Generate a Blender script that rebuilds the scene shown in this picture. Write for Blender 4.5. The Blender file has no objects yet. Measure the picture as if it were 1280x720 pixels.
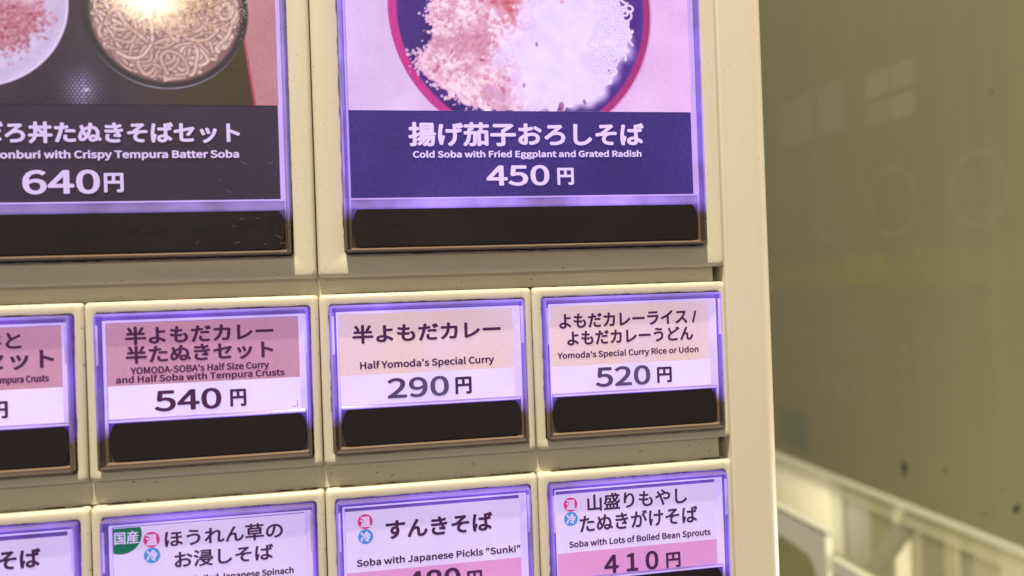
import bpy, math, os, random
import numpy as np
from mathutils import Matrix, Vector

random.seed(7)
rng = np.random.default_rng(11)
C = bpy.context.scene.collection
SC = bpy.context.scene
S = 0.04            # one button column of the machine is 4 cm wide; builders below work in columns

# ------------------------------------------------------------------ camera
def cam_rot(yaw, pitch, roll):
    cy, sy = math.cos(yaw), math.sin(yaw); cp, sp = math.cos(pitch), math.sin(pitch); cr, sr = math.cos(roll), math.sin(roll)
    return (Matrix(((cy, -sy, 0), (sy, cy, 0), (0, 0, 1))) @ Matrix(((1, 0, 0), (0, cp, -sp), (0, sp, cp)))
            @ Matrix(((cr, 0, sr), (0, 1, 0), (-sr, 0, cr))))
cam = bpy.data.cameras.new('camera')
cam.lens, cam.sensor_width = 27, 36
cam.clip_start, cam.clip_end = 0.005, 50
cam.dof.use_dof = True
cam.dof.focus_distance = 3.72 * S
cam.dof.aperture_fstop = 12.0
cam_o = bpy.data.objects.new('camera', cam); C.objects.link(cam_o); SC.camera = cam_o
R = cam_rot(-0.1727, 0.0055, 0.0346)
right, fwd, up = R.col[0], R.col[1], R.col[2]
M = Matrix((right, up, -fwd)).transposed().to_4x4()
M.translation = Vector((2.2722, -3.6283, -0.0182)) * S
cam_o.matrix_world = M

# ------------------------------------------------------------------ light
W = bpy.data.worlds.new('World'); SC.world = W; W.use_nodes = True
W.node_tree.nodes['Background'].inputs[0].default_value = (1.0, 0.86, 0.82, 1)
W.node_tree.nodes['Background'].inputs[1].default_value = 0.215
SC.view_settings.view_transform = 'Standard'; SC.view_settings.look = 'None'
SC.view_settings.exposure = 0.12; SC.view_settings.gamma = 1.0
SC.view_settings.use_curve_mapping = False
SC.cycles.max_bounces = 8; SC.cycles.transparent_max_bounces = 16
SC.cycles.caustics_reflective = False; SC.cycles.caustics_refractive = False
SC.cycles.use_denoising = True
SC.cycles.sample_clamp_indirect = 4.0

def lamp(name, loc, energy, radius, color):
    l = bpy.data.lights.new(name, 'POINT'); l.energy = energy; l.shadow_soft_size = radius; l.color = color
    o = bpy.data.objects.new(name, l); C.objects.link(o); o.location = Vector(loc) * S
    return o
lamp('ceiling_lamp', (2.5 - 0.10 * 30, -0.36 * 30, 0.93 * 30), 108, 0.034, (1.0, 0.89, 0.71))
lamp('room_lamp', (1.36 - 0.97 * 15, -3.6 * 15, 1.33 + 1.42 * 15), 27, 0.044, (1.0, 0.88, 0.58))
lamp('fill_behind_window', (12.0, 19.0, -7.5), 3.2, 0.03, (1.0, 0.94, 0.80))  # unseen fill added to light film and posts from behind
lamp('second_fill_behind_window', (12.6, 1.4, -4.5), 3.4, 0.03, (1.0, 0.94, 0.80))  # second added fill, nearer the viewer, for film and posts

# ------------------------------------------------------------------ helpers
def lin(c):
    out = []
    for v in c:
        v = v / 255.0
        out.append(v / 12.92 if v <= 0.04045 else ((v + 0.055) / 1.055) ** 2.4)
    return tuple(out)

def newmat(name):
    m = bpy.data.materials.new(name); m.use_nodes = True
    nt = m.node_tree
    return m, nt, nt.nodes['Principled BSDF']

def N(nt, typ, **kw):
    n = nt.nodes.new(typ)
    for k, v in kw.items():
        if k in n.inputs: n.inputs[k].default_value = v
        else: setattr(n, k, v)
    return n

def ramp(nt, src, stops):
    r = nt.nodes.new('ShaderNodeValToRGB')
    e = r.color_ramp.elements
    while len(e) < len(stops): e.new(0.5)
    for el, (p, c) in zip(e, stops):
        el.position = p; el.color = (*c, 1) if len(c) == 3 else c
    nt.links.new(src, r.inputs[0])
    return r.outputs[0]

def mixc(nt, fac, a, b, blend='MIX'):
    n = nt.nodes.new('ShaderNodeMix'); n.data_type = 'RGBA'; n.blend_type = blend
    for i, v in ((0, fac), (6, a), (7, b)):
        if isinstance(v, bpy.types.NodeSocket): nt.links.new(v, n.inputs[i])
        elif i == 0: n.inputs[0].default_value = v
        else: n.inputs[i].default_value = (*v[:3], 1)
    return n.outputs[2]

def noise(nt, scale, detail=4, rough=0.6, stretch=None, coord='Object', dist=0.0):
    tc = nt.nodes.new('ShaderNodeTexCoord'); n = nt.nodes.new('ShaderNodeTexNoise')
    n.inputs['Scale'].default_value = scale; n.inputs['Detail'].default_value = detail
    n.inputs['Roughness'].default_value = rough; n.inputs['Distortion'].default_value = dist
    src = nt.nodes.new('ShaderNodeNewGeometry').outputs['Position'] if coord == 'World' else tc.outputs[coord]
    if stretch:
        mp = nt.nodes.new('ShaderNodeMapping'); mp.inputs['Scale'].default_value = stretch
        nt.links.new(src, mp.inputs[0]); src = mp.outputs[0]
    nt.links.new(src, n.inputs['Vector'])
    return n.outputs['Fac']

def obj(name, verts, faces, mats, parent=None, midx=None, smooth=False, loc=None, cols=None):
    me = bpy.data.meshes.new(name)
    me.from_pydata([tuple(c * S for c in v) for v in verts], [], faces)
    for m in (mats if isinstance(mats, (list, tuple)) else [mats]): me.materials.append(m)
    if midx is not None: me.polygons.foreach_set('material_index', midx)
    me.polygons.foreach_set('use_smooth', [smooth] * len(me.polygons))
    if cols is not None:
        a = me.color_attributes.new('print', 'FLOAT_COLOR', 'POINT')
        a.data.foreach_set('color', cols.ravel())
    me.update()
    o = bpy.data.objects.new(name, me); C.objects.link(o)
    if parent: o.parent = parent
    if loc: o.location = Vector(loc) * S
    return o

def rrect(x0, x1, z0, z1, r, y, n=5):
    """rounded rectangle loop, seen from the front (-Y)"""
    p = []
    for cx, cz, a0 in ((x1 - r, z1 - r, 0), (x0 + r, z1 - r, 90), (x0 + r, z0 + r, 180), (x1 - r, z0 + r, 270)):
        for k in range(n + 1):
            a = math.radians(a0 + 90 * k / n)
            p.append((cx + r * math.cos(a), y, cz + r * math.sin(a)))
    return p

def loft(loops, caps=(False, False)):
    n = len(loops[0]); v = [p for l in loops for p in l]; f = []
    for i in range(len(loops) - 1):
        for k in range(n):
            a = i * n + k; b = i * n + (k + 1) % n
            f.append((a, b, b + n, a + n))
    if caps[0]: f.append(tuple(range(n))[::-1])
    if caps[1]: f.append(tuple((len(loops) - 1) * n + k for k in range(n)))
    return v, f

def box(x0, x1, y0, y1, z0, z1, b=0.0):
    if b <= 0:
        v = [(x, y, z) for x in (x0, x1) for y in (y0, y1) for z in (z0, z1)]
        return v, [(0, 1, 3, 2), (4, 6, 7, 5), (0, 4, 5, 1), (2, 3, 7, 6), (0, 2, 6, 4), (1, 5, 7, 3)]
    ls = [rrect(x0 + b, x1 - b, z0 + b, z1 - b, b * .5, y0, 3), rrect(x0 + b * .3, x1 - b * .3, z0 + b * .3, z1 - b * .3, b, y0 + b * .3, 3),
          rrect(x0, x1, z0, z1, b, y0 + b, 3), rrect(x0, x1, z0, z1, b, y1 - b, 3),
          rrect(x0 + b * .3, x1 - b * .3, z0 + b * .3, z1 - b * .3, b, y1 - b * .3, 3), rrect(x0 + b, x1 - b, z0 + b, z1 - b, b * .5, y1, 3)]
    return loft(ls, (True, True))

# ------------------------------------------------------------------ materials
def cream(name, tone, dirt=0.5, rough=0.38):
    m, nt, p = newmat(name)
    big = noise(nt, 22, 3, 0.5); c = mixc(nt, big, tuple(t * 0.93 for t in tone), tuple(min(1, t * 1.06) for t in tone))
    sp = noise(nt, 1150, 2, 0.5)
    spots = ramp(nt, sp, [(0.0, (0, 0, 0)), (0.68, (0, 0, 0)), (0.71, (1, 1, 1))])
    patch = noise(nt, 75, 3, 0.7)
    pm = ramp(nt, patch, [(0.0, (0, 0, 0)), (0.42, (0, 0, 0)), (0.58, (1, 1, 1))])
    mm = N(nt, 'ShaderNodeMath', operation='MULTIPLY'); nt.links.new(spots, mm.inputs[0]); nt.links.new(pm, mm.inputs[1])
    m2 = N(nt, 'ShaderNodeMath', operation='MULTIPLY'); nt.links.new(mm.outputs[0], m2.inputs[0]); m2.inputs[1].default_value = dirt
    c = mixc(nt, m2.outputs[0], c, (0.10, 0.055, 0.03))
    # faint brown smears of old grime
    sm = noise(nt, 60, 6, 0.75, (1, 1, 3.0)); smr = ramp(nt, sm, [(0.0, (0, 0, 0)), (0.60, (0, 0, 0)), (0.85, (1, 1, 1))])
    m3 = N(nt, 'ShaderNodeMath', operation='MULTIPLY'); nt.links.new(smr, m3.inputs[0]); m3.inputs[1].default_value = 0.35 * dirt
    c = mixc(nt, m3.outputs[0], c, (0.30, 0.20, 0.12))
    nt.links.new(c, p.inputs['Base Color'])
    p.inputs['Roughness'].default_value = rough
    p.inputs['Specular IOR Level'].default_value = 0.4
    b = N(nt, 'ShaderNodeBump', Strength=0.10, Distance=0.00008)
    nt.links.new(noise(nt, 1800, 2, 0.5), b.inputs['Height']); nt.links.new(b.outputs[0], p.inputs['Normal'])
    return m
CREAM = cream('cream_plastic', (0.655, 0.60, 0.465), 0.65)
CREAM_F = cream('cream_frame_plastic', (0.66, 0.60, 0.48), 0.35, 0.42)
GREY = cream('greyed_cream_plastic', (0.47, 0.40, 0.30), 0.9, 0.5)

m, nt, p = newmat('crevice_grime'); p.inputs['Base Color'].default_value = (0.03, 0.022, 0.015, 1); p.inputs['Roughness'].default_value = 0.9
GRIME = m

def guide(name, rgb, strength, tail, lit_z, fade=0.035, var=0.6):
    """edge-lit clear acrylic: gives off the LED's violet light beside the card, plain smoky plastic below lit_z (object units)"""
    m, nt, p = newmat(name)
    tc = nt.nodes.new('ShaderNodeTexCoord'); sx = nt.nodes.new('ShaderNodeSeparateXYZ'); nt.links.new(tc.outputs['Object'], sx.inputs[0])
    mr = N(nt, 'ShaderNodeMapRange'); nt.links.new(sx.outputs['Z'], mr.inputs['Value'])
    mr.inputs['From Min'].default_value = (lit_z - fade) * S; mr.inputs['From Max'].default_value = (lit_z + fade) * S
    v = noise(nt, 62, 3, 0.6, (1, 1, 1), 'World'); vr = N(nt, 'ShaderNodeMapRange'); nt.links.new(v, vr.inputs['Value'])
    vr.inputs['From Min'].default_value = 0.3; vr.inputs['From Max'].default_value = 0.7
    vr.inputs['To Min'].default_value = 1 - var; vr.inputs['To Max'].default_value = 1 + var
    mu = N(nt, 'ShaderNodeMath', operation='MULTIPLY'); nt.links.new(mr.outputs[0], mu.inputs[0]); nt.links.new(vr.outputs[0], mu.inputs[1])
    m2 = N(nt, 'ShaderNodeMath', operation='MULTIPLY'); nt.links.new(mu.outputs[0], m2.inputs[0]); m2.inputs[1].default_value = strength
    nt.links.new(m2.outputs[0], p.inputs['Emission Strength'])
    p.inputs['Emission Color'].default_value = (*lin(rgb), 1)
    p.inputs['Base Color'].default_value = (*lin(tail), 1)
    p.inputs['Roughness'].default_value = 0.12
    p.inputs['Specular IOR Level'].default_value = 0.5
    b = N(nt, 'ShaderNodeBump', Strength=0.15, Distance=0.0002)
    nt.links.new(noise(nt, 260, 2, 0.5), b.inputs['Height']); nt.links.new(b.outputs[0], p.inputs['Normal'])
    return m
TAIL = (94, 83, 74)
G_DEEP = guide('acrylic_rim_deep', (92, 62, 190), 0.85, TAIL, -0.575)
G_MID = guide('acrylic_rim_edge', (128, 98, 226), 0.95, TAIL, -0.575)
G_HI = guide('acrylic_rim_bright', (196, 176, 255), 1.0, (140, 118, 96), -0.565, var=0.25)
ZT = 1.98
D_DEEP = guide('acrylic_big_rim_deep', (112, 84, 206), 0.9, TAIL, 0.37 - ZT)
D_MID = guide('acrylic_big_rim_edge', (150, 124, 232), 1.0, TAIL, 0.37 - ZT)
D_HI = guide('acrylic_big_rim_bright', (172, 146, 246), 0.95, (140, 118, 96), 0.385 - ZT, var=0.2)
E_DEEP = guide('acrylic_dim_rim_deep', (92, 80, 140), 0.8, TAIL, 0.37 - ZT)
E_MID = guide('acrylic_dim_rim_edge', (128, 108, 190), 0.9, TAIL, 0.37 - ZT)
E_HI = guide('acrylic_dim_rim_bright', (176, 152, 245), 0.95, (140, 118, 96), 0.385 - ZT, var=0.2)
G_STREAK = guide('acrylic_rim_highlight', (176, 152, 250), 1.0, TAIL, -0.9)  # glow colour of the bright streaks on the cap's sides
GM = {'small': [G_DEEP, G_MID, G_HI, GRIME], 'violet': [D_DEEP, D_MID, D_HI, GRIME], 'dim': [E_DEEP, E_MID, E_HI, GRIME]}

def cover_mat():
    m, nt, p = newmat('scratched_clear_cover')
    out = nt.nodes['Material Output']; nt.nodes.remove(p)
    t = nt.nodes.new('ShaderNodeBsdfTransparent'); t.inputs[0].default_value = (0.985, 0.98, 0.985, 1)
    g = nt.nodes.new('ShaderNodeBsdfAnisotropic') if False else nt.nodes.new('ShaderNodeBsdfGlossy')
    g.inputs['Roughness'].default_value = 0.055
    g2 = nt.nodes.new('ShaderNodeBsdfGlossy'); g2.inputs['Roughness'].default_value = 0.27
    gm = nt.nodes.new('ShaderNodeMixShader'); gm.inputs[0].default_value = 0.26
    nt.links.new(g.outputs[0], gm.inputs[1]); nt.links.new(g2.outputs[0], gm.inputs[2])
    fr = nt.nodes.new('ShaderNodeFresnel'); fr.inputs[0].default_value = 1.46
    mx = nt.nodes.new('ShaderNodeMixShader')
    geo = nt.nodes.new('ShaderNodeNewGeometry'); inv = N(nt, 'ShaderNodeMath', operation='SUBTRACT'); inv.inputs[0].default_value = 1.0
    nt.links.new(geo.outputs['Backfacing'], inv.inputs[1]); fm = N(nt, 'ShaderNodeMath', operation='MULTIPLY')
    nt.links.new(fr.outputs[0], fm.inputs[0]); nt.links.new(inv.outputs[0], fm.inputs[1])
    nt.links.new(fm.outputs[0], mx.inputs[0]); nt.links.new(t.outputs[0], mx.inputs[1]); nt.links.new(gm.outputs[0], mx.inputs[2])
    b = N(nt, 'ShaderNodeBump', Strength=0.25, Distance=0.00005)
    nt.links.new(noise(nt, 900, 5, 0.7), b.inputs['Height'])
    nt.links.new(b.outputs[0], g.inputs['Normal']); nt.links.new(b.outputs[0], g2.inputs['Normal'])
    nt.links.new(mx.outputs[0], out.inputs[0])
    return m
COVER = cover_mat()

def bar_mat():
    m, nt, p = newmat('worn_black_press_bar')
    a = noise(nt, 60, 5, 0.65, (1, 1, 2.2)); c = ramp(nt, a, [(0.3, (0.008, 0.005, 0.005)), (0.75, (0.019, 0.012, 0.012))])
    d = noise(nt, 900, 2, 0.5); dm = ramp(nt, d, [(0, (0, 0, 0)), (0.76, (0, 0, 0)), (0.80, (1, 1, 1))])
    c = mixc(nt, dm, c, (0.10, 0.08, 0.075))
    nt.links.new(c, p.inputs['Base Color']); p.inputs['Roughness'].default_value = 0.55; p.inputs['Specular IOR Level'].default_value = 0.2
    return m
BAR = bar_mat()
m, nt, p = newmat('rubbed_mark'); p.inputs['Base Color'].default_value = (0.004, 0.003, 0.003, 1); p.inputs['Roughness'].default_value = 0.8
out = nt.nodes['Material Output']; tr = nt.nodes.new('ShaderNodeBsdfTransparent'); mx = nt.nodes.new('ShaderNodeMixShader')
tc = nt.nodes.new('ShaderNodeTexCoord')
gr = nt.nodes.new('ShaderNodeTexGradient'); gr.gradient_type = 'SPHERICAL'
mp = nt.nodes.new('ShaderNodeMapping'); mp.vector_type = 'TEXTURE'; mp.inputs['Location'].default_value = (0.5, 0.5, 0); mp.inputs['Scale'].default_value = (0.5, 0.5, 0.5)
nt.links.new(tc.outputs['UV'], mp.inputs[0]); nt.links.new(mp.outputs[0], gr.inputs[0])
nn = noise(nt, 420, 5, 0.75, (1, 1, 1)); nr = ramp(nt, nn, [(0.40, (0, 0, 0)), (0.62, (1, 1, 1))])
mm = N(nt, 'ShaderNodeMath', operation='MULTIPLY'); nt.links.new(gr.outputs['Fac'], mm.inputs[0]); nt.links.new(nr, mm.inputs[1])
ms = N(nt, 'ShaderNodeMath', operation='MULTIPLY', use_clamp=True); nt.links.new(mm.outputs[0], ms.inputs[0]); ms.inputs[1].default_value = 1.6
nt.links.new(ms.outputs[0], mx.inputs[0]); nt.links.new(tr.outputs[0], mx.inputs[1]); nt.links.new(p.outputs[0], mx.inputs[2]); nt.links.new(mx.outputs[0], out.inputs[0])
RUB = m

def paper(name, rgb, strength=1.0, grain=0.05, attr=False, tint=(1, 1, 1), rgb2=None):
    """backlit printed film: the print's colour glows with the light panel behind it, uneven like LED backlights are"""
    m, nt, p = newmat(name)
    if attr:
        a = nt.nodes.new('ShaderNodeAttribute'); a.attribute_name = 'print'; col = a.outputs['Color']
    else:
        l = lin(rgb); l2 = lin(rgb2) if rgb2 else l
        col = mixc(nt, ramp(nt, noise(nt, 42, 2, 0.5), [(0.35, (0, 0, 0)), (0.65, (1, 1, 1))]), l, l2)
    g = noise(nt, 1500, 4, 0.7)
    gr = ramp(nt, g, [(0.25, (1 - 2 * grain,) * 3), (0.75, (1 + 0 * grain,) * 3)])
    col2 = mixc(nt, 1.0, col, gr, 'MULTIPLY')
    bl = noise(nt, 30, 2, 0.5, None, 'World'); br = ramp(nt, bl, [(0.3, (0.90, 0.89, 0.94)), (0.7, (1, 1, 1))])
    em = mixc(nt, 1.0, mixc(nt, 1.0, col2, br, 'MULTIPLY'), tint, 'MULTIPLY')
    nt.links.new(em, p.inputs['Emission Color']); p.inputs['Emission Strength'].default_value = strength
    nt.links.new(mixc(nt, 1.0, col2, (0.35, 0.35, 0.35), 'MULTIPLY'), p.inputs['Base Color'])
    p.inputs['Roughness'].default_value = 0.6; p.inputs['Specular IOR Level'].default_value = 0.2
    return m
P_WHITE = paper('white_film', (232, 210, 250), 0.98, 0.035, rgb2=(214, 196, 248))
P_PINK = paper('rose_print', (196, 136, 162), 0.86, 0.07, rgb2=(200, 146, 180))
P_PEACH = paper('peach_print', (228, 192, 176), 0.93, 0.06, rgb2=(226, 196, 222))
P_LPINK = paper('light_pink_print', (224, 150, 208), 0.85, 0.05, rgb2=(214, 146, 212))
P_LILAC = paper('pale_lilac_film', (226, 204, 242), 0.92, 0.04, rgb2=(210, 192, 244))
P_NAVY = paper('navy_print', (60, 44, 122), 0.92, 0.2, rgb2=(72, 54, 142))
P_DARK = paper('charcoal_print', (54, 43, 62), 0.8, 0.12, rgb2=(62, 50, 74))
P_INK = paper('dark_ink', (72, 30, 74), 0.85, 0.0)
P_INK_G = paper('worn_price_ink', (62, 38, 78), 0.85, 0.10, rgb2=(96, 80, 124))
P_GLOW_D = paper('clear_lettering_lit', (220, 198, 252), 0.88, 0.0)
P_GLOW_E = paper('clear_lettering_dim', (205, 186, 232), 0.9, 0.0)
P_PIC_D = paper('food_picture_print', (0, 0, 0), 0.93, 0.04, attr=True, tint=(1.0, 0.97, 1.06))
P_PIC_E = paper('noodle_picture_print', (0, 0, 0), 0.85, 0.06, attr=True)
P_GREEN = paper('green_badge_print', (22, 108, 84), 0.9, 0.05)
P_HOT = paper('crimson_dot_print', (206, 60, 130), 0.9, 0.04)
P_COLD = paper('blue_dot_print', (76, 136, 212), 0.9, 0.04)

# ------------------------------------------------------------------ lettering
INTER = None
try:
    INTER = bpy.data.fonts.load(os.path.join(bpy.utils.system_resource('DATAFILES'), 'fonts', 'Noto Sans CJK Regular.woff2'))
except Exception:
    pass
def is_cjk(s): return any(ord(c) > 0x2000 for c in s)
_cache = {}
def glyphs(s, spacing=1.0):
    key = (s, spacing)
    if key not in _cache:
        c = bpy.data.curves.new('lettering', 'FONT'); c.body = s; c.size = 1.0; c.space_character = spacing; c.resolution_u = 4
        if INTER and not is_cjk(s): c.font = INTER
        o = bpy.data.objects.new('lettering', c); C.objects.link(o)
        bpy.context.view_layer.update()
        me = bpy.data.meshes.new_from_object(o.evaluated_get(bpy.context.evaluated_depsgraph_get()))
        v = np.empty(len(me.vertices) * 3); me.vertices.foreach_get('co', v)
        _cache[key] = (v.reshape(-1, 3)[:, :2].copy(), [tuple(f.vertices) for f in me.polygons])
        bpy.data.meshes.remove(me); bpy.data.objects.remove(o); bpy.data.curves.remove(c)
    return _cache[key]

def lettering(name, s, x0, x1, z0, z1, mat, parent, y, bold=0.0, prefix='', skew=0.0, latin_caps=True, spacing=1.0, mirror=False):
    """s is fitted to x0..x1, z0..z1 (baseline to cap height for latin); prefix continues it to the left at the same size"""
    v, f = glyphs(s, spacing)
    mn, mx = v.min(0), v.max(0)
    if not is_cjk(s) and latin_caps:
        hv, _ = glyphs('H'); lo, hi = 0.0, hv[:, 1].max()
    else: lo, hi = mn[1], mx[1]
    x0 += bold; x1 -= bold; z0 += bold * .85; z1 -= bold * .85
    kx = (x1 - x0) / (mx[0] - mn[0]); kz = (z1 - z0) / (hi - lo)
    ref = mx[0]
    if prefix:
        v, f = glyphs(prefix + s, spacing); ref = v[:, 0].max()
    X = x1 + (v[:, 0] - ref) * kx; Z = z0 + (v[:, 1] - lo) * kz
    if mirror: X = x0 + x1 - X
    Z = Z + skew * (X - (x0 + x1) / 2)
    n = len(X); V = []; F = []
    shifts = [(0, 0)] if bold <= 0 else [(0, 0)] + [(bold * math.cos(a), bold * 0.85 * math.sin(a)) for a in [k * math.pi / 4 for k in range(8)]]
    for i, (dx, dz) in enumerate(shifts):
        V += [(a + dx, y - 0.00025 * i, b + dz) for a, b in zip(X, Z)]
        F += [tuple(q + i * n for q in ff) for ff in f]
    return obj(name, V, F, mat, parent)

# ------------------------------------------------------------------ printed pictures (colour per grid point)
def vnoise(h, w, cell, octs=3, seed=0):
    r = np.random.default_rng(seed); out = np.zeros((h, w)); amp = 1; tot = 0
    for o in range(octs):
        c = max(2.0, cell / 2 ** o); gh, gw = int(h / c) + 3, int(w / c) + 3
        g = r.random((gh, gw)); yy = np.arange(h) / c; xx = np.arange(w) / c
        y0 = yy.astype(int); x0 = xx.astype(int); fy = (yy - y0)[:, None]; fx = (xx - x0)[None]
        fy = fy * fy * (3 - 2 * fy); fx = fx * fx * (3 - 2 * fx)
        a = g[y0][:, x0]; b = g[y0][:, x0 + 1]; c2 = g[y0 + 1][:, x0]; d = g[y0 + 1][:, x0 + 1]
        out += amp * ((a * (1 - fx) + b * fx) * (1 - fy) + (c2 * (1 - fx) + d * fx) * fy); tot += amp; amp *= .55
    return out / tot

class Print:
    def __init__(s, x0, x1, z0, z1, st):
        s.x0, s.z0, s.st = x0, z0, st
        s.w = int(round((x1 - x0) / st)) + 1; s.h = int(round((z1 - z0) / st)) + 1
        s.stx = (x1 - x0) / (s.w - 1); s.stz = (z1 - z0) / (s.h - 1)
        s.X = (x0 + np.arange(s.w) * s.stx)[None].repeat(s.h, 0); s.Z = (z0 + np.arange(s.h) * s.stz)[:, None].repeat(s.w, 1)
        s.a = np.zeros((s.h, s.w, 3))
    def blend(s, mask, c):
        c = np.asarray(c, float); s.a = s.a * (1 - mask[..., None]) + (c if c.ndim == 3 else c[None, None]) * mask[..., None]
    def disc(s, x, z, r, c, soft=0.6, al=1.0, sx=1.0, rot=0.0):
        R_ = r * max(1, sx) + 2 * s.st
        i0, i1 = int((z - R_ - s.z0) / s.stz), int((z + R_ - s.z0) / s.stz) + 2
        j0, j1 = int((x - R_ - s.x0) / s.stx), int((x + R_ - s.x0) / s.stx) + 2
        i0, j0 = max(0, i0), max(0, j0); i1, j1 = min(s.h, i1), min(s.w, j1)
        if i0 >= i1 or j0 >= j1: return
        dx = s.X[i0:i1, j0:j1] - x; dz = s.Z[i0:i1, j0:j1] - z
        if sx != 1.0:
            ca, sa = math.cos(rot), math.sin(rot); dx, dz = (dx * ca + dz * sa) / sx, -dx * sa + dz * ca
        d = np.sqrt(dx * dx + dz * dz)
        m = np.clip((r - d) / (soft * s.st) + 0.5, 0, 1)[..., None] * al
        s.a[i0:i1, j0:j1] = s.a[i0:i1, j0:j1] * (1 - m) + np.array(c) * m
    def smooth(s, d, edge):                                    # soft mask where d < 0
        return np.clip(0.5 - d / edge, 0, 1)
    def build(s, name, mat, parent, y, ox, oz):
        P = np.stack([s.X - ox, np.full_like(s.X, y), s.Z - oz], -1).reshape(-1, 3) * S
        j = np.arange(s.w - 1)[None]; i = np.arange(s.h - 1)[:, None]
        a = (i * s.w + j).ravel(); q = np.stack([a, a + 1, a + 1 + s.w, a + s.w], 1).astype(np.int32)
        me = bpy.data.meshes.new(name); me.vertices.add(len(P)); me.vertices.foreach_set('co', P.ravel())
        me.loops.add(q.size); me.loops.foreach_set('vertex_index', q.ravel())
        me.polygons.add(len(q)); me.polygons.foreach_set('loop_start', np.arange(0, q.size, 4, dtype=np.int32))
        me.update(); me.validate()
        at = me.color_attributes.new('print', 'FLOAT_COLOR', 'POINT')
        c = np.clip(s.a, 0, 1) ** 2.2
        at.data.foreach_set('color', np.concatenate([c, np.ones((s.h, s.w, 1))], -1).ravel())
        me.materials.append(mat)
        o = bpy.data.objects.new(name, me); C.objects.link(o); o.parent = parent
        return o
def c8(*v): return np.array(v) / 255.0

def inside_poly(X, Z, poly):
    ins = np.zeros(X.shape, bool); n = len(poly)
    for i in range(n):
        x1, z1 = poly[i]; x2, z2 = poly[(i + 1) % n]
        c = ((z1 > Z) != (z2 > Z)) & (X < (x2 - x1) * (Z - z1) / ((z2 - z1) or 1e-9) + x1)
        ins ^= c
    return ins

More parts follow.
